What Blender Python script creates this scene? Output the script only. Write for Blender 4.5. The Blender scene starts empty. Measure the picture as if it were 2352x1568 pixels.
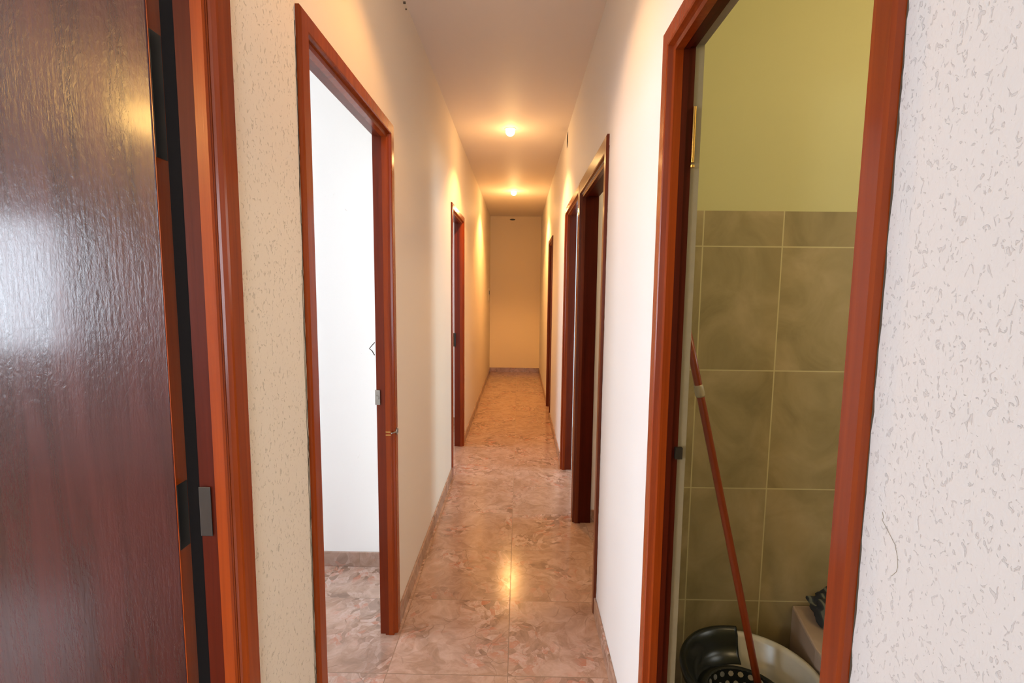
import bpy, bmesh, math, random
from mathutils import Vector, Matrix
random.seed(4)
C = bpy.context.scene.collection
S = bpy.context.scene

# ------------------------------------------------------------------ camera
F_PX, PITCH, ROLL, YAW, H = 1150.8, 0.1041, 0.0104, 0.0136, 1.45
cam_d = bpy.data.cameras.new('camera'); cam = bpy.data.objects.new('camera', cam_d); C.objects.link(cam)
cam_d.sensor_width = 36.0; cam_d.lens = F_PX / 2352 * 36.0; cam_d.clip_start = 0.02
cy, sy, cp, sp, cr, sr = math.cos(YAW), math.sin(YAW), math.cos(PITCH), math.sin(PITCH), math.cos(ROLL), math.sin(ROLL)
hx = Vector((cy, sy, 0)); hy = Vector((-sy, cy, 0)); zz = Vector((0, 0, 1))
fw = hy * cp - zz * sp; up = hy * sp + zz * cp
R_ = hx * cr + up * sr; U_ = up * cr - hx * sr
cam.matrix_world = Matrix(((R_.x, U_.x, -fw.x, 0), (R_.y, U_.y, -fw.y, 0), (R_.z, U_.z, -fw.z, H), (0, 0, 0, 1)))
S.camera = cam

# ------------------------------------------------------------------ view + world
S.view_settings.view_transform = 'Standard'; S.view_settings.look = 'None'
S.view_settings.gamma = 1.0; S.view_settings.use_curve_mapping = False
S.view_settings.exposure = 0.07
W = bpy.data.worlds.new('world'); S.world = W; W.use_nodes = True
W.node_tree.nodes['Background'].inputs[0].default_value = (0.75, 0.85, 1.0, 1)
W.node_tree.nodes['Background'].inputs[1].default_value = 1.0

def area(name, loc, look, sx, sz, power, col, spread=180):
    d = bpy.data.lights.new(name, 'AREA'); d.shape = 'RECTANGLE'; d.size = sx; d.size_y = sz
    d.energy = power; d.color = col; d.spread = math.radians(spread)
    o = bpy.data.objects.new(name, d); C.objects.link(o); o.location = loc
    o.rotation_euler = Vector(look).to_track_quat('-Z', 'Y').to_euler()
    return o
DAY = (0.79, 0.89, 1.0)
area('added_entry_side_light', (-5.07, .30, 1.45), (1, 0, 0), 1.2, 1.35, 80, DAY)  # added window light, brightens the near right wall through the first left door
# daylight entering by the windows of the rooms (each lies in its window opening)
area('daylight_entry_room', (-3.95, -1.97, 1.45), (0, 1, 0), 1.15, .95, 85, DAY)
area('daylight_left_room', (-3.47, 1.72, 1.45), (1, 0, 0), 1.2, 1.3, 72, DAY)
area('daylight_second_left_room', (-3.47, 4.2, 1.45), (1, 0, 0), 1.3, 1.3, 50, DAY)
area('daylight_bathroom', (2.27, 1.0, 1.75), (-1, 0, 0), 0.5, 0.6, 6, (0.95, 0.96, 0.9))
area('daylight_right_room', (3.27, 3.7, 1.45), (-1, 0, 0), 0.9, 1.3, 60, (0.6, 0.85, 1.0))
area('daylight_hall', (0.9, -2.97, 1.5), (0, 1, 0), 1.6, 1.5, 130, DAY)

# ------------------------------------------------------------------ node helpers
def mat(name):
    m = bpy.data.materials.new(name); m.use_nodes = True
    nt = m.node_tree; b = nt.nodes['Principled BSDF']
    return m, nt, b
def nd(nt, t, **k):
    n = nt.nodes.new(t)
    for a, v in k.items():
        if a.startswith('i_'):
            key = a[2:]; key = int(key) if key.isdigit() else key.replace('_', ' ')
            n.inputs[key].default_value = v
        else: setattr(n, a, v)
    return n
def ln(nt, a, b): nt.links.new(a, b)
def math_(nt, op, a, b=None):
    n = nt.nodes.new('ShaderNodeMath'); n.operation = op
    for i, v in enumerate((a, b)):
        if v is None: continue
        if isinstance(v, (int, float)): n.inputs[i].default_value = v
        else: ln(nt, v, n.inputs[i])
    return n.outputs[0]
def ramp(nt, fac, stops):
    r = nt.nodes.new('ShaderNodeValToRGB'); e = r.color_ramp.elements
    while len(e) < len(stops): e.new(0.5)
    for i, (p, c) in enumerate(stops):
        e[i].position = p; e[i].color = (*c, 1) if len(c) == 3 else c
    ln(nt, fac, r.inputs[0]); return r.outputs[0]
def mixc(nt, fac, a, b, mode='MIX'):
    n = nt.nodes.new('ShaderNodeMix'); n.data_type = 'RGBA'; n.blend_type = mode
    if isinstance(fac, (int, float)): n.inputs[0].default_value = fac
    else: ln(nt, fac, n.inputs[0])
    for i, v in ((6, a), (7, b)):
        if isinstance(v, tuple): n.inputs[i].default_value = (*v, 1)
        else: ln(nt, v, n.inputs[i])
    return n.outputs[2]
def coords(nt, scale=(1, 1, 1), loc=(0, 0, 0)):
    t = nt.nodes.new('ShaderNodeTexCoord'); mp = nt.nodes.new('ShaderNodeMapping')
    mp.inputs['Scale'].default_value = scale; mp.inputs['Location'].default_value = loc
    ln(nt, t.outputs['Object'], mp.inputs[0]); return mp.outputs[0]
def noise(nt, v, sc, det=4, rough=.5, dist=0):
    n = nd(nt, 'ShaderNodeTexNoise'); n.inputs['Scale'].default_value = sc; n.inputs['Detail'].default_value = det
    n.inputs['Roughness'].default_value = rough; n.inputs['Distortion'].default_value = dist
    ln(nt, v, n.inputs['Vector']); return n.outputs
def bump(nt, b, h, strength, dist):
    n = nd(nt, 'ShaderNodeBump'); n.inputs['Strength'].default_value = strength; n.inputs['Distance'].default_value = dist
    ln(nt, h, n.inputs['Height']); ln(nt, n.outputs[0], b.inputs['Normal'])

def simple(name, col, rough=.5, metal=0., spec=.5, bumpy=0.):
    m, nt, b = mat(name)
    v = coords(nt); nz = noise(nt, v, 40, 3)
    c = mixc(nt, nz[0], tuple(x * .9 for x in col), tuple(min(1, x * 1.08) for x in col))
    ln(nt, c, b.inputs['Base Color']); b.inputs['Roughness'].default_value = rough
    b.inputs['Metallic'].default_value = metal; b.inputs['Specular IOR Level'].default_value = spec
    if bumpy: bump(nt, b, nz[0], bumpy, .002)
    return m

def wood(name, c0, c1, rough=.22, gscale=1.0, bumps=.25):
    m, nt, b = mat(name)
    v = coords(nt, (26, 26, 1.1)); n1 = noise(nt, v, 1.6 * gscale, 6, .62, 1.2)
    v2 = coords(nt, (3, 3, .7)); n2 = noise(nt, v2, 1.5, 3, .5, .4)
    f = math_(nt, 'ADD', math_(nt, 'MULTIPLY', n1[0], .55), math_(nt, 'MULTIPLY', n2[0], .45))
    ln(nt, ramp(nt, f, [(.3, c0), (.72, c1)]), b.inputs['Base Color'])
    b.inputs['Roughness'].default_value = rough
    b.inputs['Coat Weight'].default_value = .08; b.inputs['Coat Roughness'].default_value = .10; b.inputs['Specular IOR Level'].default_value = .25
    bump(nt, b, n1[0], bumps, .001); return m

M = {}
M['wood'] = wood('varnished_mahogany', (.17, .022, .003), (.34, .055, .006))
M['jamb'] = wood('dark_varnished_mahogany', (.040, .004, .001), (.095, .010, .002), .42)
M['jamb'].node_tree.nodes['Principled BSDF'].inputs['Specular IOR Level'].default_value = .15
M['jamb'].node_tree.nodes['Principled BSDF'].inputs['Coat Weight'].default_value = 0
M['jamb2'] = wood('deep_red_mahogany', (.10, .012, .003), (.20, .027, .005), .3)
M['wood2'] = wood('worn_mahogany', (.085, .014, .005), (.19, .040, .011), .28)
# door leaf: dark brushed varnish with drips
m, nt, b = mat('dark_brushed_varnish')
v = coords(nt, (9, 9, 1.0)); n1 = noise(nt, v, 2.2, 5, .6, .6)
v2 = coords(nt, (1, 1, .45)); n2 = noise(nt, v2, 130, 4, .65, .6)
v3 = coords(nt, (90, 90, 7)); n3 = noise(nt, v3, 2, 3, .6)
ln(nt, ramp(nt, n1[0], [(.3, (.030, .006, .006)), (.75, (.070, .012, .010))]), b.inputs['Base Color'])
ln(nt, ramp(nt, n1[0], [(.35, (.17,) * 3), (.7, (.27,) * 3)]), b.inputs['Roughness'])
b.inputs['Specular IOR Level'].default_value = .32
b.inputs['Coat Weight'].default_value = .3; b.inputs['Coat Roughness'].default_value = .12
hh = math_(nt, 'ADD', math_(nt, 'MULTIPLY', n2[0], .6), math_(nt, 'MULTIPLY', n3[0], .4))
bump(nt, b, hh, .6, .0016); M['leaf'] = m

def plaster(name, col, thr=None, above=False, flecks=.0, fs=185, fd=(.42, .36, .27)):
    """smooth paint; rough stipple (gotele) where world y < thr"""
    m, nt, b = mat(name)
    v = coords(nt); big = noise(nt, v, 1.3, 3)
    c = mixc(nt, big[0], tuple(x * .97 for x in col), tuple(min(1, x * 1.02) for x in col))
    # a few scuffs
    sc = noise(nt, v, 38, 2, .5, 1.0); sp_ = ramp(nt, sc[0], [(.775, (0, 0, 0)), (.80, (1, 1, 1))])
    c = mixc(nt, math_(nt, 'MULTIPLY', sp_, .25), c, (.45, .38, .3))
    fine = noise(nt, v, 45, 4, .6); fh = math_(nt, 'MULTIPLY', fine[0], .12)
    if thr is not None:
        t = nd(nt, 'ShaderNodeTexCoord'); s = nd(nt, 'ShaderNodeSeparateXYZ'); ln(nt, t.outputs['Object'], s.inputs[0])
        mask = math_(nt, 'LESS_THAN', s.outputs[1], thr)
        v9 = coords(nt, (1, .75, .5)); n1 = noise(nt, v9, fs, 2, .5, 1.0); n2 = noise(nt, v, 7, 2)
        pits = ramp(nt, n1[0], [(.33, (0, 0, 0)), (.39, (1, 1, 1))])
        bl = ramp(nt, n1[0], [(.5, (0, 0, 0)), (.72, (1, 1, 1))])
        hgt = math_(nt, 'ADD', math_(nt, 'MULTIPLY', pits, .55), math_(nt, 'MULTIPLY', bl, .12))
        hgt = math_(nt, 'MULTIPLY', hgt, math_(nt, 'ADD', n2[0], .35))
        pit_shade = math_(nt, 'MULTIPLY', math_(nt, 'SUBTRACT', 1.0, pits), math_(nt, 'MULTIPLY', mask, flecks))  # shade inside the stipple pits, painted into the base colour
        c = mixc(nt, pit_shade, c, fd)
        fh = math_(nt, 'ADD', fh, math_(nt, 'MULTIPLY', hgt, mask))
    ln(nt, c, b.inputs['Base Color']); b.inputs['Roughness'].default_value = .55
    b.inputs['Specular IOR Level'].default_value = .3
    bump(nt, b, fh, .6, .003); return m
M['wall_l'] = plaster('warm_tinted_plaster', (.76, .675, .56), 1.18, flecks=.55)  # cream tint paints in the warm light falling on this wall
M['wall_r'] = plaster('white_plaster', (.79, .785, .785), .52, flecks=.45, fs=250, fd=(.55, .54, .55))
M['white'] = plaster('plain_white_plaster', (.84, .83, .82))
M['ceil'] = plaster('ceiling_paint', (.76, .69, .625))
M['bathpaint'] = plaster('greenish_yellow_paint', (.50, .465, .22))
M['endwall'] = plaster('end_wall_paint', (.82, .69, .48))

def cell(nt, sep, tx, ty, tw, th):
    a = math_(nt, 'DIVIDE', math_(nt, 'SUBTRACT', sep[0], tx), tw)
    c = math_(nt, 'DIVIDE', math_(nt, 'SUBTRACT', sep[1], ty), th)
    return a, c
def grout(nt, a, w):  # 1 inside tile, 0 in the joint
    f = math_(nt, 'FRACT', a); d = math_(nt, 'ABSOLUTE', math_(nt, 'SUBTRACT', f, .5))
    return math_(nt, 'LESS_THAN', d, .5 - w)

# marble floor tiles
def marble(name, TX, TY, T, dark=1.0, rough=.16, gr=.0036):
    m, nt, b = mat(name)
    t = nd(nt, 'ShaderNodeTexCoord'); s = nd(nt, 'ShaderNodeSeparateXYZ'); ln(nt, t.outputs['Object'], s.inputs[0])
    a, c = cell(nt, (s.outputs[0], s.outputs[1]), TX, TY, T, T)
    ia = math_(nt, 'FLOOR', a); ic = math_(nt, 'FLOOR', c)
    cv = nd(nt, 'ShaderNodeCombineXYZ'); ln(nt, ia, cv.inputs[0]); ln(nt, ic, cv.inputs[1])
    wn = nd(nt, 'ShaderNodeTexWhiteNoise'); wn.noise_dimensions = '3D'; ln(nt, cv.outputs[0], wn.inputs['Vector'])
    off = nd(nt, 'ShaderNodeVectorMath', operation='SCALE'); ln(nt, wn.outputs['Color'], off.inputs[0]); off.inputs['Scale'].default_value = 17
    ad = nd(nt, 'ShaderNodeVectorMath', operation='ADD'); ln(nt, t.outputs['Object'], ad.inputs[0]); ln(nt, off.outputs[0], ad.inputs[1])
    P = ad.outputs[0]
    wp = noise(nt, P, 3.2, 3, .5)
    sub = nd(nt, 'ShaderNodeVectorMath', operation='SCALE'); ln(nt, wp[1], sub.inputs[0]); sub.inputs['Scale'].default_value = .28
    ad2 = nd(nt, 'ShaderNodeVectorMath', operation='ADD'); ln(nt, P, ad2.inputs[0]); ln(nt, sub.outputs[0], ad2.inputs[1])
    Q = ad2.outputs[0]
    big = noise(nt, Q, 3.4, 3, .5, .6); mid = noise(nt, Q, 13, 6, .65, 1.0); fin = noise(nt, Q, 60, 5, .7, .5)
    d = dark
    c1 = ramp(nt, big[0], [(.30, (.27*d, .145*d, .085*d)), (.45, (.40*d, .235*d, .15*d)), (.56, (.52*d, .33*d, .235*d)), (.68, (.36*d, .195*d, .115*d))])
    c2 = ramp(nt, mid[0], [(.32, (.25*d, .15*d, .10*d)), (.47, (.41*d, .245*d, .165*d)), (.58, (.56*d, .37*d, .275*d)), (.70, (.42*d, .19*d, .11*d))])
    col = mixc(nt, .5, c1, c2)
    cr = nd(nt, 'ShaderNodeTexVoronoi'); cr.inputs['Scale'].default_value = 34; cr.inputs['Randomness'].default_value = 1
    ln(nt, Q, cr.inputs['Vector']); cs = nd(nt, 'ShaderNodeSeparateColor'); ln(nt, cr.outputs['Color'], cs.inputs[0])
    crum = ramp(nt, math_(nt, 'ADD', math_(nt, 'MULTIPLY', cs.outputs[0], .5), math_(nt, 'MULTIPLY', fin[0], .5)), [(.30, (.20*d, .115*d, .075*d)), (.45, (.38*d, .22*d, .15*d)), (.6, (.60*d, .42*d, .33*d)), (.72, (.45*d, .17*d, .10*d))])
    cm = ramp(nt, noise(nt, P, 3.6, 4, .6, .6)[0], [(.46, (0, 0, 0)), (.60, (1, 1, 1))])
    col = mixc(nt, math_(nt, 'MULTIPLY', cm, .88), col, crum)
    col = mixc(nt, math_(nt, 'MULTIPLY', ramp(nt, fin[0], [(.35, (1, 1, 1)), (.6, (0, 0, 0))]), .28), col, (.36*d, .22*d, .15*d))
    # crisp shell-like shapes and thin veins
    vo = nd(nt, 'ShaderNodeTexVoronoi', feature='DISTANCE_TO_EDGE'); vo.inputs['Scale'].default_value = 8.5; ln(nt, Q, vo.inputs['Vector'])
    vein = ramp(nt, vo.outputs['Distance'], [(.0, (1, 1, 1)), (.022, (0, 0, 0))])
    brk = ramp(nt, noise(nt, P, 4.5, 2)[0], [(.5, (0, 0, 0)), (.6, (1, 1, 1))])
    col = mixc(nt, math_(nt, 'MULTIPLY', math_(nt, 'MULTIPLY', vein, brk), .8), col, (.24*d, .14*d, .09*d))
    vc = nd(nt, 'ShaderNodeTexVoronoi'); vc.inputs['Scale'].default_value = 8.5; ln(nt, Q, vc.inputs['Vector'])
    sx = nd(nt, 'ShaderNodeSeparateColor'); ln(nt, vc.outputs['Color'], sx.inputs[0])
    col = mixc(nt, math_(nt, 'MULTIPLY', math_(nt, 'GREATER_THAN', sx.outputs[0], .78), .16), col, (.66*d, .47*d, .37*d))
    # per tile tint
    col = mixc(nt, math_(nt, 'MULTIPLY', wn.outputs['Value'], .18), col, (.42*d, .26*d, .18*d))
    col = mixc(nt, 1.0, col, (.92, .97, 1.06), 'MULTIPLY')
    g = math_(nt, 'MULTIPLY', grout(nt, a, gr), grout(nt, c, gr))
    col = mixc(nt, g, (.24, .15, .10), col)
    ln(nt, col, b.inputs['Base Color'])
    ln(nt, ramp(nt, g, [(0, (.6,) * 3), (1, (rough,) * 3)]), b.inputs['Roughness'])
    b.inputs['Specular IOR Level'].default_value = .5
    rip = noise(nt, P, 150, 3, .6, .4); rip2 = noise(nt, P, 9, 2)
    h = math_(nt, 'ADD', math_(nt, 'ADD', math_(nt, 'MULTIPLY', rip[0], .11), math_(nt, 'MULTIPLY', rip2[0], .25)), math_(nt, 'MULTIPLY', g, .35))
    bump(nt, b, h, .30, .003); return m
M['marble'] = marble('polished_pink_marble', -.0268, .3734, .458)
M['skirt'] = marble('marble_skirting', 0.1, 0.1, .458, .85, .25, .003)

# bathroom wall tiles (portrait 25 x 40)
m, nt, b = mat('beige_bathroom_tile')
t = nd(nt, 'ShaderNodeTexCoord'); s = nd(nt, 'ShaderNodeSeparateXYZ'); ln(nt, t.outputs['Object'], s.inputs[0])
xy = math_(nt, 'ADD', s.outputs[0], math_(nt, 'SUBTRACT', s.outputs[1], 1.634))
a, c = cell(nt, (xy, s.outputs[2]), .5845, .3928, .2528, .4)
cv = nd(nt, 'ShaderNodeCombineXYZ'); ln(nt, math_(nt, 'FLOOR', a), cv.inputs[0]); ln(nt, math_(nt, 'FLOOR', c), cv.inputs[1])
wn = nd(nt, 'ShaderNodeTexWhiteNoise'); ln(nt, cv.outputs[0], wn.inputs['Vector'])
off = nd(nt, 'ShaderNodeVectorMath', operation='SCALE'); ln(nt, wn.outputs['Color'], off.inputs[0]); off.inputs['Scale'].default_value = 9
ad = nd(nt, 'ShaderNodeVectorMath', operation='ADD'); ln(nt, t.outputs['Object'], ad.inputs[0]); ln(nt, off.outputs[0], ad.inputs[1])
n1 = noise(nt, ad.outputs[0], 5, 4, .55, 1.2); n2 = noise(nt, ad.outputs[0], 30, 4, .6, 1.5)
col = ramp(nt, n1[0], [(.3, (.23, .18, .085)), (.5, (.32, .25, .125)), (.7, (.40, .31, .17))])
col = mixc(nt, math_(nt, 'MULTIPLY', n2[0], .25), col, (.2, .155, .08))
g = math_(nt, 'MULTIPLY', grout(nt, a, .008), grout(nt, c, .005))
ln(nt, mixc(nt, g, (.48, .41, .22), col), b.inputs['Base Color']); b.inputs['Roughness'].default_value = .35
b.inputs['Specular IOR Level'].default_value = .4
bump(nt, b, g, .4, .001); M['tile'] = m

M['brass'] = simple('aged_brass', (.72, .45, .14), .25, 1.0)
M['steel'] = simple('dull_steel', (.42, .40, .36), .35, 1.0)
M['black'] = simple('black_recess', (.006, .005, .005), .9, 0, .1)
M['iron'] = simple('dark_iron', (.06, .055, .05), .45, .8)
M['plastic_black'] = simple('black_plastic', (.012, .014, .012), .25, 0, .3)
M['plastic_white'] = simple('white_plastic', (.46, .43, .35), .3)
M['handle'] = simple('red_brown_lacquered_pole', (.20, .030, .005), .33)
M['ring'] = simple('grey_ferrule', (.34, .28, .17), .4)
M['crack'] = simple('crack_dirt', (.10, .075, .05), .9)
M['olive'] = simple('dull_olive', (.30, .26, .17), .8)
M['switch'] = simple('switch_plastic', (.62, .56, .48), .4)
M['ledge'] = simple('pinkish_stone', (.40, .30, .23), .3)
M['trimwhite'] = simple('white_window_paint', (.75, .75, .75), .4)
m, nt, b = mat('dark_striped_fabric')
v = coords(nt); wv = nd(nt, 'ShaderNodeTexWave'); wv.inputs['Scale'].default_value = 13; wv.inputs['Distortion'].default_value = .5
ln(nt, v, wv.inputs['Vector'])
ln(nt, ramp(nt, wv.outputs['Fac'], [(.55, (.018, .018, .018)), (.88, (.03, .032, .028)), (.96, (.13, .13, .085))]), b.inputs['Base Color'])
b.inputs['Roughness'].default_value = .9; M['cloth'] = m
m, nt, b = mat('warm_bulb_glow')
b.inputs['Emission Color'].default_value = (1.0, .62, .25, 1); b.inputs['Emission Strength'].default_value = 16
b.inputs['Base Color'].default_value = (1, .9, .7, 1); M['bulb'] = m

# ------------------------------------------------------------------ mesh helpers
def link(name, bm, m, parent=None, base=(0, 0, 0), smooth=False, bev=0.):
    me = bpy.data.meshes.new(name)
    if base != (0, 0, 0): bmesh.ops.translate(bm, verts=bm.verts, vec=-Vector(base))
    bmesh.ops.recalc_face_normals(bm, faces=bm.faces)
    bm.to_mesh(me); bm.free()
    if smooth:
        for p in me.polygons: p.use_smooth = True
    me.materials.append(M[m] if isinstance(m, str) else m)
    o = bpy.data.objects.new(name, me); C.objects.link(o)
    if parent is not None: o.parent = parent
    else: o.location = base
    if bev:
        mo = o.modifiers.new('bevel', 'BEVEL'); mo.width = bev; mo.segments = 2; mo.limit_method = 'ANGLE'
    return o
def tag(o, label=None, cat=None, kind=None, group=None):
    if label: o['label'] = label
    if cat: o['category'] = cat
    if kind: o['kind'] = kind
    if group: o['group'] = group
    return o
def empty(name, loc):
    o = bpy.data.objects.new(name, None); C.objects.link(o); o.location = loc; o.empty_display_size = .1; return o
def box(bm, x0, x1, y0, y1, z0, z1):
    vs = [bm.verts.new((x, y, z)) for x in (x0, x1) for y in (y0, y1) for z in (z0, z1)]
    for f in ((0, 1, 3, 2), (4, 6, 7, 5), (0, 4, 5, 1), (2, 3, 7, 6), (0, 2, 6, 4), (1, 5, 7, 3)):
        bm.faces.new([vs[i] for i in f])
def nb(): return bmesh.new()
def B(*a):
    bm = nb(); box(bm, *a); return bm
def tube(bm, pts, r, n=16, cap=True):
    pts = [Vector(p) for p in pts]; rings = []
    rs = r if isinstance(r, (list, tuple)) else [r] * len(pts)
    for i, p in enumerate(pts):
        d = (pts[min(i + 1, len(pts) - 1)] - pts[max(i - 1, 0)]).normalized()
        a = d.cross(Vector((.3, .9, .2))).normalized(); b2 = d.cross(a)
        rings.append([bm.verts.new(p + (a * math.cos(t) + b2 * math.sin(t)) * rs[i]) for t in [2 * math.pi * k / n for k in range(n)]])
    for i in range(len(rings) - 1):
        for k in range(n):
            bm.faces.new((rings[i][k], rings[i][(k + 1) % n], rings[i + 1][(k + 1) % n], rings[i + 1][k]))
    if cap: bm.faces.new(rings[0]); bm.faces.new(rings[-1])
def lathe(bm, prof, c, n=48, a0=0., a1=2 * math.pi, sx=1., sy=1.):
    full = abs(a1 - a0 - 2 * math.pi) < 1e-6; N = n if full else n + 1; rings = []
    for r, z in prof:
        rings.append([bm.verts.new((c[0] + sx * r * math.cos(a0 + (a1 - a0) * k / n), c[1] + sy * r * math.sin(a0 + (a1 - a0) * k / n), c[2] + z)) for k in range(N)])
    for i in range(len(rings) - 1):
        for k in range(N if full else N - 1):
            bm.faces.new((rings[i][k], rings[i][(k + 1) % N], rings[i + 1][(k + 1) % N], rings[i + 1][k]))
    return rings

XL, XR, CZ = -.508, .360, 2.682
TL, TR = .060, .0775
XLB, XRB = XL - TL, XR + TR
YB, YE = -3.0, 8.707

# ------------------------------------------------------------------ the setting
GAP = .02
LD = [  # left doors: y0, y1 jamb faces, zh, jamb depth, casing widths (near, far, top)
    (.12, .840, 2.018, .055, .06, .06, .06),
    (1.241, 1.957, 2.018, .0595, .06, .06, .06),
    (3.790, 4.492, 2.018, .075, .055, .06, .06)]
RD = [
    (.548, 1.2555, 2.018, .0535, .044, .06, .06),
    (2.182, 3.000, 1.985, .100, .060, .055, .098),
    (3.118, 3.930, 2.014, .075, .052, .06, .06),
    (5.565, 6.136, 1.972, .055, .055, .06, .06)]

def long_wall(name, x0, x1, y0, y1, ops, m):
    bm = nb(); y = y0
    for (a, b2, zh, *_r) in ops:
        a -= GAP; b2 += GAP; zh += GAP
        box(bm, x0, x1, y, a, 0, CZ); box(bm, x0, x1, a, b2, zh, CZ); y = b2
    box(bm, x0, x1, y, y1, 0, CZ)
    return link(name, bm, m)
tag(link('floor', B(-5.2, 3.6, YB - .1, YE + .1, -.12, 0), 'marble'), 'polished pink marble tile floor of the corridor', 'floor', 'structure')
tag(link('ceiling', B(-5.2, 3.6, YB - .1, YE + .1, CZ, CZ + .12), 'ceil'), 'painted ceiling over the corridor with two lit downlights', 'ceiling', 'structure')
wl = tag(long_wall('wall_left', XLB, XL, -1.2, YE, LD, 'wall_l'), 'left wall of the corridor, tinted cream for its warm light, rough plaster near the front', 'wall', 'structure')
wr = tag(long_wall('wall_right', XR, XRB, -1.2, YE, RD, 'wall_r'), 'white painted right wall of the corridor with four brown doorways', 'wall', 'structure')
tag(link('wall_end', B(-5.2, 3.6, YE, YE + .1, 0, CZ), 'endwall'), 'plain wall closing the far end of the corridor', 'wall', 'structure')
# bathroom wall facing the camera: tiled to 1.70 m, painted above
tag(link('wall_bathroom', B(XRB, 2.4, 1.634, 1.70, 0, 1.704), 'tile'), 'bathroom wall clad in beige green tiles', 'wall', 'structure')
tag(link('wall_bathroom_upper', B(XRB, 2.4, 1.640, 1.70, 1.704, CZ), 'bathpaint'), 'greenish yellow painted wall above the bathroom tiles', 'wall', 'structure')
tag(link('wall_bathroom_near', B(XRB, 2.4, .10, .17, 0, CZ), 'bathpaint'), 'bathroom wall nearest the front', 'wall', 'structure')
def win_wall_x(name, xa, xb, y0, y1, wy0, wy1, wz0, wz1, m):
    bm = nb()
    box(bm, xa, xb, y0, wy0, 0, CZ); box(bm, xa, xb, wy1, y1, 0, CZ)
    box(bm, xa, xb, wy0, wy1, 0, wz0); box(bm, xa, xb, wy0, wy1, wz1, CZ)
    return tag(link(name, bm, m), 'outer wall with a window', 'wall', 'structure')
def win_wall_y(name, ya, yb, x0, x1, wx0, wx1, wz0, wz1, m):
    bm = nb()
    box(bm, x0, wx0, ya, yb, 0, CZ); box(bm, wx1, x1, ya, yb, 0, CZ)
    box(bm, wx0, wx1, ya, yb, 0, wz0); box(bm, wx0, wx1, ya, yb, wz1, CZ)
    return tag(link(name, bm, m), 'outer wall with a window', 'wall', 'structure')
win_wall_x('wall_left_room', -3.60, -3.50, 1.17, 2.482, 1.17, 2.35, .80, 2.1, 'white')
win_wall_x('wall_second_left_room', -3.60, -3.50, 2.552, YE, 3.5, 4.9, .80, 2.1, 'white')
win_wall_x('wall_bathroom_side', 2.30, 2.40, .17, 1.64, .74, 1.26, 1.45, 2.05, 'bathpaint')
win_wall_x('wall_right_room', 3.30, 3.40, 1.70, YE, 3.2, 4.2, .80, 2.1, 'white')
win_wall_y('wall_entry_room', -2.10, -2.0, -5.2, -1.27, -4.6, -3.1, .85, 2.05, 'white')
win_wall_y('wall_hall', YB - .1, YB, -1.27, 3.4, .05, 1.75, .70, 2.3, 'white')
win_wall_x('wall_entry_side', -5.2, -5.1, -2.0, 1.17, -.35, .95, .75, 2.15, 'white')  # window opening added here for the extra entry side light
for nm, a in (('wall_entry_left_room', (-5.1, XLB, 1.10, 1.17)),
              ('wall_left_room_cross', (-3.5, XLB, 2.482, 2.552)), ('wall_second_cross', (-3.5, XLB, 5.25, 5.32)),
              ('wall_hall_left', (-1.27, -1.2, YB, -1.27)), ('wall_hall_left_front', (-1.2, XLB, -1.27, -1.2)),
              ('wall_hall_right', (2.5, 2.6, YB, .10)), ('wall_right_cross', (XRB, 3.3, 3.03, 3.10)),
              ('wall_right_second_cross', (XRB, 3.3, 5.2, 5.27)), ('wall_right_third_cross', (XRB, 3.3, 6.9, 6.97))):
    tag(link(nm, B(a[0], a[1], a[2], a[3], 0, CZ), 'white'), 'white partition wall of a side room', 'wall', 'structure')
def win(n, kind, c, w, z0, z1):
    bm = nb(); f = .05
    def bb(a0, a1, b0, b1):
        if kind == 'x': box(bm, c - .02, c + .02, a0, a1, b0, b1)
        else: box(bm, a0, a1, c - .02, c + .02, b0, b1)
    a, b2 = w
    bb(a, a + f, z0, z1); bb(b2 - f, b2, z0, z1); bb(a + f, b2 - f, z0, z0 + f); bb(a + f, b2 - f, z1 - f, z1)
    bb((a + b2) / 2 - .03, (a + b2) / 2 + .03, z0 + f, z1 - f)
    tag(link('window_%d' % n, bm, 'trimwhite'), 'white painted window frame', 'window', 'structure')
win(7, 'x', -5.16, (-.35, .95), .75, 2.15); win(1, 'x', -3.56, (1.17, 2.35), .80, 2.1); win(2, 'x', -3.56, (3.5, 4.9), .80, 2.1); win(3, 'x', 2.36, (.74, 1.26), 1.45, 2.05)  # the first frame belongs to the window added for the entry side light
win(4, 'x', 3.36, (3.2, 4.2), .80, 2.1); win(5, 'y', -2.06, (-4.6, -3.1), .85, 2.05); win(6, 'y', YB - .06, (.05, 1.75), .70, 2.3)

# skirting
def skirt(name, segs, label):
    bm = nb()
    for s_ in segs: box(bm, *s_, 0, .078)
    tag(link(name, bm, 'skirt', bev=.002), label, 'baseboard', 'structure')
def runs(doors, y0, y1):
    out = []; y = y0
    for d in doors: out.append((y, d[0] - d[4])); y = d[1] + d[5]
    out.append((y, y1)); return [r for r in out if r[1] - r[0] > .02]
skirt('baseboard_left', [(XL, XL + .010, a, b2) for a, b2 in runs(LD, -1.2, YE)], 'brown stone skirting along the left wall')
skirt('baseboard_right', [(XR - .010, XR, a, b2) for a, b2 in runs(RD, -1.2, YE)], 'brown stone skirting along the right wall')
skirt('baseboard_end', [(XL + .01, XR - .01, YE - .012, YE)], 'brown stone skirting at the foot of the end wall')
skirt('baseboard_left_room', [(-3.5, XLB, 2.470, 2.482)], 'marble skirting seen through the first left doorway')
skirt('baseboard_second_left_room', [(-3.5, XLB, 5.238, 5.25)], 'marble skirting in the second left room')
skirt('baseboard_right_room', [(XRB, 3.3, 3.018, 3.03)], 'marble skirting in the first right room')

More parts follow.
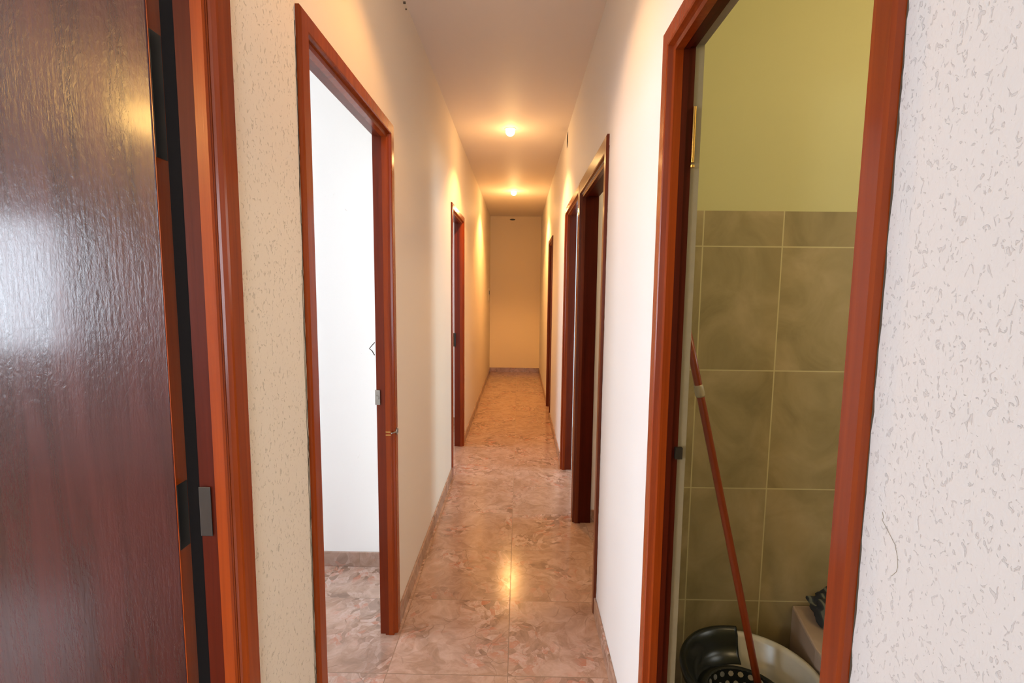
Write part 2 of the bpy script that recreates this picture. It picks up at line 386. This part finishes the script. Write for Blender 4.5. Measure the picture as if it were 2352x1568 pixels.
# ------------------------------------------------------------------ door frames
def sweep(bm, prof, y0, y1, zh, xf, sg, wn, wf, wt):
    """closed profile (a, t): a = 0 at the opening edge, a = 1 at the casing's outer edge when >= .03"""
    st = []
    def A(a, w): return a * w / .06
    for a, t in prof:
        n_, f_, t_ = A(a, wn), A(a, wf), A(a, wt)
        x = xf + sg * t
        st.append([(x, y0 - n_, 0), (x, y0 - n_, zh + t_), (x, y1 + f_, zh + t_), (x, y1 + f_, 0)])
    V_ = [[bm.verts.new(p) for p in s_] for s_ in st]; n = len(V_)
    for k in range(3):
        for i in range(n):
            j = (i + 1) % n; bm.faces.new((V_[i][k], V_[j][k], V_[j][k + 1], V_[i][k + 1]))
    bm.faces.new([V_[i][0] for i in range(n)]); bm.faces.new([V_[i][3] for i in range(n)])
CAS = [(0, -.022), (0, -.003), (.003, 0), (.006, -.0035), (.009, 0), (.012, -.0035), (.0145, .003), (.0165, .0105), (.020, .0125), (.056, .0125), (.060, .009), (.060, 0), (.0195, 0), (.0195, -.022)]
DOORLAB = {}
def door(n, side, d, label, m='wood'):
    y0, y1, zh, D, wn, wf, wt = d
    xf, sg = (XL, 1) if side == 'l' else (XR, -1)
    base = (xf, (y0 + y1) / 2, 0)
    e = tag(empty('door_%d' % n, base), label, 'door', 'structure')
    bm = nb(); sweep(bm, CAS, y0, y1, zh, xf, sg, wn, wf, wt); link('casing', bm, m, e, base)
    s1 = .022
    J = [(.001, -s1), (.001, -s1 - .014), (.009, -s1 - .014), (.009, -D), (.0198, -D), (.0198, -s1)]
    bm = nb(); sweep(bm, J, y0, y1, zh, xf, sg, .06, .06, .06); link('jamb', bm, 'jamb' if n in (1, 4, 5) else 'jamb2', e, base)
    return e, base
door_0, b0 = door(1, 'l', LD[0], 'brown door frame at the left edge of the picture, its dark leaf open')
door_1, b1 = door(2, 'l', LD[1], 'open brown doorway into the bright white room on the left')
door_2, b2_ = door(3, 'l', LD[2], 'narrow looking brown doorway further down the left wall')
door_3, b3 = door(4, 'r', RD[0], 'brown doorway into the tiled bathroom on the right')
door_4, b4 = door(5, 'r', RD[1], 'brown doorway with a tall head board on the right wall', 'wood2')
door_5, b5 = door(6, 'r', RD[2], 'brown doorway just past the tall one on the right wall')
door_6, b6 = door(7, 'r', RD[3], 'farthest dark doorway on the right wall', 'wood2')

link('gap_shade', B(-.5868, XL - .055, .852, .8595, .0, 2.03), 'black', door_0, b0)  # black strip across the hinge gap, its shade put in as colour
bm = B(XR + .0536, XR + TR, 1.2735, 1.2755, 0, 2.036); box(bm, XR + .0536, XR + TR, .53, 1.2755, 2.036, 2.038); link('reveal', bm, 'olive', door_3, b3)  # thin dull olive lining over the wall reveal
# leaf of the left door, opened square into its room
LX1, LY0, LY1 = -.601, .840, .875
lf = link('leaf', B(LX1 - .70, LX1, LY0, LY1, .012, 2.012), 'leaf', door_0, b0, bev=.002)
tag(lf, 'dark glossy door leaf with a window reflection')
link('edge_band', B(LX1, LX1 + .0015, LY0 + .001, LY1 - .001, .012, 2.012), 'wood', lf, b0)
for i, (za, zb) in enumerate(((1.66, 1.86), (.98, 1.10), (.20, .32))):
    bm = nb(); tube(bm, [(-.582, .868, za), (-.582, .868, zb)], .007, 12)
    box(bm, -.5995, -.5985, .842, .868, za, zb)
    tag(link('hinge', bm, 'iron', lf, b0), 'dark metal hinge')
# hardware on the jamb of the left door
bm = nb(); box(bm, -.558, -.537, .8375, .8395, 1.01, 1.10)
tag(link('strike_plate', bm, 'iron', door_0, b0, bev=.001), 'dark strike plate')
# closed leaf of the farthest right door
lf6 = link('leaf', B(XR + .030, XR + .054, RD[3][0] - .008, RD[3][1] + .008, .01, RD[3][2] - .002), 'wood2', door_6, b6, bev=.002)
# latch plate, wire hook and eye screw of the first left doorway
yj = LD[1][1]
bm = nb(); box(bm, XL - .062, XL - .042, yj - .004, yj + .006, .985, 1.045); tube(bm, [(XL - .052, yj - .012, 1.015), (XL - .052, yj, 1.015)], .008, 12)
tag(link('latch', bm, 'steel', door_1, b1, bev=.001), 'small metal latch plate')
bm = nb(); tube(bm, [(XL - .060, yj, 1.235), (XL - .068, yj - .01, 1.225), (XL - .078, yj - .012, 1.212), (XL - .068, yj - .01, 1.203), (XL - .062, yj, 1.185)], .0018, 8)
tag(link('wire_hook', bm, 'iron', door_1, b1), 'thin bent wire hook')
bm = nb(); cz_, cx_, cyy = .870, XL + .0165, LD[1][1] + .030
ring = [(cx_, cyy + .012 * math.cos(t), cz_ + .012 * math.sin(t)) for t in [2 * math.pi * k / 20 for k in range(21)]]
tube(bm, ring, .0028, 8, False); tube(bm, [(cx_, cyy - .012, cz_), (XL + .002, cyy - .034, cz_)], .003, 8)
tag(link('eye_screw', bm, 'steel', door_1, b1), 'metal eye screw')
for dz in (.004, -.008):
    tag(link('nail', B(XL - .022, XL - .002, yj - .0015, yj + .001, cz_ + dz - .002, cz_ + dz + .002), 'brass', door_1, b1), 'brass coloured pin')
# second left doorway latch
yj = LD[2][1]
tag(link('latch', B(XL - .088, XL - .060, yj - .010, yj + .009, .93, 1.05), 'iron', door_2, b2_, bev=.001), 'black latch plate')
# far bathroom jamb: brass strip standing in for a golden reflection, dark latch
yj = RD[0][1]
for (za, zb, mm, lb) in ((1.75, 1.90, 'brass', 'brass strip in place of a golden reflection'), (1.02, 1.05, 'iron', 'dark latch tongue')):
    bm = nb()
    if mm == 'brass':
        box(bm, XR + .038, XR + .052, yj + .0095, yj + .0105, za, zb)
        tube(bm, [(XR + .056, yj + .006, za + .01), (XR + .056, yj + .006, zb - .01)], .0045, 12)
        tube(bm, [(XR + .056, yj + .006, za - .002), (XR + .056, yj + .006, za + .004)], .006, 12)
    else: box(bm, XR + .045, XR + .063, yj - .002, yj + .010, za, zb)
    tag(link('hinge' if mm == 'brass' else 'latch', bm, mm, door_3, b3), lb)  # the brass piece takes the place of that reflection


# ragged cracks between plaster and casings
def crack(name, parent, x, sg, y, z0, z1, w, seed, m='crack', amp=.0025):
    rnd = random.Random(seed); bm = nb(); prev = None; z = z0
    while z < z1:
        ww = max(.0004, w * rnd.uniform(.3, 1.5)); o = rnd.uniform(-amp, amp)
        cur = [bm.verts.new((x + sg * .0006, y + o - ww, z)), bm.verts.new((x + sg * .0006, y + o + ww, z)),
               bm.verts.new((x - sg * .001, y + o + ww, z)), bm.verts.new((x - sg * .001, y + o - ww, z))]
        if prev:
            for i in range(4): bm.faces.new((prev[i], prev[(i + 1) % 4], cur[(i + 1) % 4], cur[i]))
        prev = cur; z += rnd.uniform(.008, .03)
    link(name, bm, m, parent)
crack('plaster_crack', wl, XL, 1, LD[1][0] - .0635, .02, 2.05, .0022, 3)
crack('plaster_crack', wl, XL, 1, LD[1][0] - .070, .02, 1.5, .0007, 8, amp=.0012)
crack('plaster_crack', wr, XR, -1, RD[0][0] - .0445, .35, 2.05, .0012, 5, amp=.001)
crack('plaster_crack', wr, XR, -1, RD[1][0] - .063, .1, 2.04, .0022, 12)
# hair crack and scuffs
bm = nb(); tube(bm, [(XR - .0005, y_, z_) for y_, z_ in ((.478, 1.236), (.476, 1.231), (.4775, 1.228), (.470, 1.222), (.459, 1.213), (.4545, 1.203), (.453, 1.193), (.454, 1.188), (.459, 1.181))], .00018, 6)
link('hair_crack', bm, 'olive', wr)
bm = nb(); tube(bm, [(XL + .0005, 2.26, 2.655), (XL + .01, 2.26, 2.655)], .005, 8); tube(bm, [(XL + .0005, 2.30, 2.650), (XL + .006, 2.30, 2.650)], .003, 8)
link('wall_plug', bm, 'crack', wl)

# ------------------------------------------------------------------ lamps
def downlight(y, power, lit=True, label=''):
    e = tag(empty('ceiling_downlight', (-.085, y, CZ)), label, 'ceiling light', group='corridor downlights')
    b_ = (-.085, y, CZ)
    bm = nb(); lathe(bm, [(.030, -.001), (.032, -.005), (.040, -.006), (.044, -.003), (.045, 0)], b_, 40)
    link('trim_ring', bm, 'trimwhite', e, b_, smooth=True)
    bm = nb(); rg = lathe(bm, [(.026, -.003), (.034, -.014), (.036, -.026), (.031, -.040), (.020, -.051), (.008, -.056)], b_, 32); bm.faces.new(rg[-1])
    link('lamp_bulb', bm, 'bulb', e, b_, smooth=True)
    d = bpy.data.lights.new('downlight_beam', 'SPOT'); d.energy = power; d.color = (1.0, .48, .14); d.spot_size = math.radians(125); d.spot_blend = .45; d.shadow_soft_size = .03
    o = bpy.data.objects.new('downlight_beam', d); C.objects.link(o); o.parent = e; o.location = (0, 0, -.065)
    d = bpy.data.lights.new('downlight_glow', 'POINT'); d.energy = power * .045; d.color = (1.0, .58, .22); d.shadow_soft_size = .02
    o = bpy.data.objects.new('downlight_glow', d); C.objects.link(o); o.parent = e; o.location = (0, 0, -.24)
downlight(4.02, 80, label='nearer, larger looking lit round downlight in the corridor ceiling')
downlight(6.49, 145, label='farther, smaller looking lit round downlight in the corridor ceiling')
downlight(1.55, 22, label='nearest downlight of the corridor ceiling, above the picture')
def room_lamp(name, loc, power, col, label='lamp'):
    e = tag(empty(name, loc), label, 'ceiling light')
    bm = nb(); lathe(bm, [(.0, -.07), (.05, -.065), (.08, -.04), (.09, 0)], loc, 24); link('lamp_shade', bm, 'bulb', e, loc, smooth=True)
    d = bpy.data.lights.new('room_light', 'POINT'); d.energy = power; d.color = col; d.shadow_soft_size = .1
    o = bpy.data.objects.new('room_light', d); C.objects.link(o); o.parent = e; o.location = (0, 0, -.22)
room_lamp('ceiling_lamp', (-2.30, -1.5, CZ), 42, (1, .58, .16), 'ceiling lamp of the room left of the front')
room_lamp('ceiling_lamp', (1.5, .7, CZ), 12.5, (1, .80, .45), 'ceiling lamp of the tiled bathroom')
room_lamp('ceiling_lamp', (1.6, 2.4, CZ), 20, (1, .70, .36), 'unseen lamp added to warm the first room beyond the bathroom')  # lamp added to give this room its warm cream light


# ------------------------------------------------------------------ small wall things
bm = nb(); c_ = (XR, 4.02, 2.602)
rg = [[bm.verts.new((x, c_[1] + r * math.cos(t), c_[2] + r * math.sin(t))) for t in [2 * math.pi * k / 32 for k in range(32)]] for x, r in ((XR - .001, .072), (XR - .004, .068), (XR - .004, .062), (XR - .0015, .060))]
for i in range(3):
    for k in range(32): bm.faces.new((rg[i][k], rg[i][(k + 1) % 32], rg[i + 1][(k + 1) % 32], rg[i + 1][k]))
e = tag(empty('junction_box', c_), 'small round open junction box high on the right wall', 'junction box')
link('rim', bm, 'wall_r', e, c_)
bm = nb(); bm.faces.new([bm.verts.new((XR - .0012, c_[1] + .0605 * math.cos(t), c_[2] + .0605 * math.sin(t))) for t in [2 * math.pi * k / 32 for k in range(32)]])
link('opening', bm, 'black', e, c_)
bm = nb(); rg = [[bm.verts.new((-.13 + rx * math.cos(t), y, 2.628 + rz * math.sin(t))) for t in [2 * math.pi * k / 24 for k in range(24)]] for y, rx, rz in ((YE, .048, .014), (YE - .004, .046, .012))]
for k in range(24): bm.faces.new((rg[0][k], rg[0][(k + 1) % 24], rg[1][(k + 1) % 24], rg[1][k]))
bm.faces.new(rg[1])
tag(link('cable_outlet', bm, 'iron', base=(-.13, YE, 2.628)), 'small dark oval cable outlet high on the end wall', 'outlet')
b_ = (XL, 8.30, 1.36); e = tag(empty('light_switch', b_), 'light switch plate on the left wall near the end of the corridor', 'light switch')
link('plate', B(XL, XL + .010, 8.26, 8.345, 1.26, 1.46), 'switch', e, b_, bev=.002)
link('rocker', B(XL + .010, XL + .016, 8.28, 8.325, 1.36, 1.42), 'iron', e, b_, bev=.001)

# ------------------------------------------------------------------ bathroom things
# mop bucket with wringer
BC = (.700, 1.375); BR = .196; BZ = .33
e = tag(empty('mop_bucket', (*BC, 0)), 'round white mop bucket with a black wringer on the bathroom floor', 'bucket'); bb = (*BC, 0)
bm = nb()
rg = lathe(bm, [(.135, .006), (.140, 0), (.145, .004), (BR - .012, BZ - .030), (BR - .010, BZ - .022), (BR - .002, BZ - .018), (BR + .003, BZ - .008), (BR, BZ), (BR - .010, BZ), (BR - .018, BZ - .012), (.138, .012)], (*bb[:2], 0), 72)
bm.faces.new(rg[0]); bm.faces.new(rg[-1]); link('pail', bm, 'plastic_white', e, bb, smooth=True)
# wringer: left part of the mouth
a0, a1 = math.radians(80), math.radians(285)
bm = nb()
lathe(bm, [(BR + .006, BZ - .016), (BR + .009, BZ + .004), (BR + .005, BZ + .012), (BR - .004, BZ + .013), (BR - .010, BZ + .006), (BR - .023, BZ - .004), (BR - .030, BZ - .030), (BR - .045, BZ - .052), (.118, BZ - .060)], (*bb[:2], 0), 60, a0, a1)
w = link('wringer', bm, 'plastic_black', e, bb, smooth=True); so = w.modifiers.new('thick', 'SOLIDIFY'); so.thickness = .003
tag(w, 'black plastic wringer')
# perforated basket cone
wc = Vector((.668, 1.345)); bm = nb(); nU, nV = 22, 6
def cone(u, v_):
    t = 2 * math.pi * u; r = .104 - .052 * v_
    return Vector((wc.x + r * math.cos(t), wc.y + r * math.sin(t), BZ - .042 - .15 * v_))
for i in range(nU):
    for j in range(nV):
        of = .5 if j % 2 else 0
        q = []
        for (du, dv) in ((0, 0), (.5, 0), (1, 0), (1, .5), (1, 1), (.5, 1), (0, 1), (0, .5)): q.append(bm.verts.new(cone((i + of + du) / nU, (j + dv) / nV)))
        h_ = []
        for k in range(8):
            ang = math.radians(225 + 45 * k); h_.append(bm.verts.new(cone((i + of + .5 + .30 * math.cos(ang)) / nU, (j + .5 + .30 * math.sin(ang)) / nV)))
        for k in range(8): bm.faces.new((q[k], q[(k + 1) % 8], h_[(k + 1) % 8], h_[k]))
bk = link('basket', bm, 'plastic_black', w, bb)
bm = nb(); rg = lathe(bm, [(.104, BZ - .042), (.112, BZ - .038), (.132, BZ - .052)], (wc.x, wc.y, 0), 40); link('collar', bm, 'plastic_black', w, bb, smooth=True)
# mop pole
pa, pb = Vector((.790, 1.412, .05)), Vector((.458, 1.378, 1.36))
bz_ = (pa.x, pa.y, 0); e = tag(empty('mop', bz_), 'mop with a red brown pole leaning in the bathroom corner, its head in the bucket', 'mop')
bm = nb(); tube(bm, [pa + (pb - pa) * t for t in (0, .3, .6, .9, 1)], .0108, 20); link('pole', bm, 'handle', e, bz_, smooth=True)
dd = pb - pa
bm = nb(); tube(bm, [pa + dd * .845, pa + dd * .848, pa + dd * .868, pa + dd * .871], [.0112, .0135, .0130, .0112], 20); link('ferrule', bm, 'ring', e, bz_, smooth=True)
bm = nb()
for k in range(26):
    t = 2 * math.pi * k / 26; r = .05
    tube(bm, [(pa.x, pa.y, .10), (pa.x + r * .5 * math.cos(t), pa.y + r * .5 * math.sin(t), .09), (pa.x + r * math.cos(t), pa.y + r * math.sin(t) * .7, .02)], .006, 6)
link('mop_head', bm, 'cloth', e, bz_)
# stone ledge
bm = nb(); top = [(.949, 1.632), (.905, 1.42), (.905, 1.10), (1.36, 1.10), (1.36, 1.632)]
lo = [bm.verts.new((x, y, 0)) for x, y in top]; hi = [bm.verts.new((x, y, .382)) for x, y in top]
bm.faces.new(lo); bm.faces.new(hi)
for i in range(5): bm.faces.new((lo[i], lo[(i + 1) % 5], hi[(i + 1) % 5], hi[i]))
tag(link('stone_ledge', bm, 'ledge', base=(1.1, 1.36, 0), bev=.006), 'low stone ledge against the tiled bathroom wall, right of the bucket', 'ledge')
# striped cloth bundle
bm = nb(); bmesh.ops.create_icosphere(bm, subdivisions=5, radius=1)
from mathutils import noise as mn
cc = Vector((1.065, 1.50, .382))
for v_ in bm.verts:
    p = v_.co.copy(); n_ = mn.noise(p * 2.3 + Vector((3, 1, 7))) * .22 + .10 * math.sin(p.y * 5 + p.x * 14 + 3 * mn.noise(p * 1.5))
    p *= 1 + n_; q = Vector((p.x * .088 - p.y * .02, p.y * .115, max(0, p.z * .066 + .040)))
    v_.co = cc + q
tag(link('cloth_bundle', bm, 'cloth', base=tuple(cc), smooth=True), 'dark striped cloth bundled on the stone ledge', 'cloth')
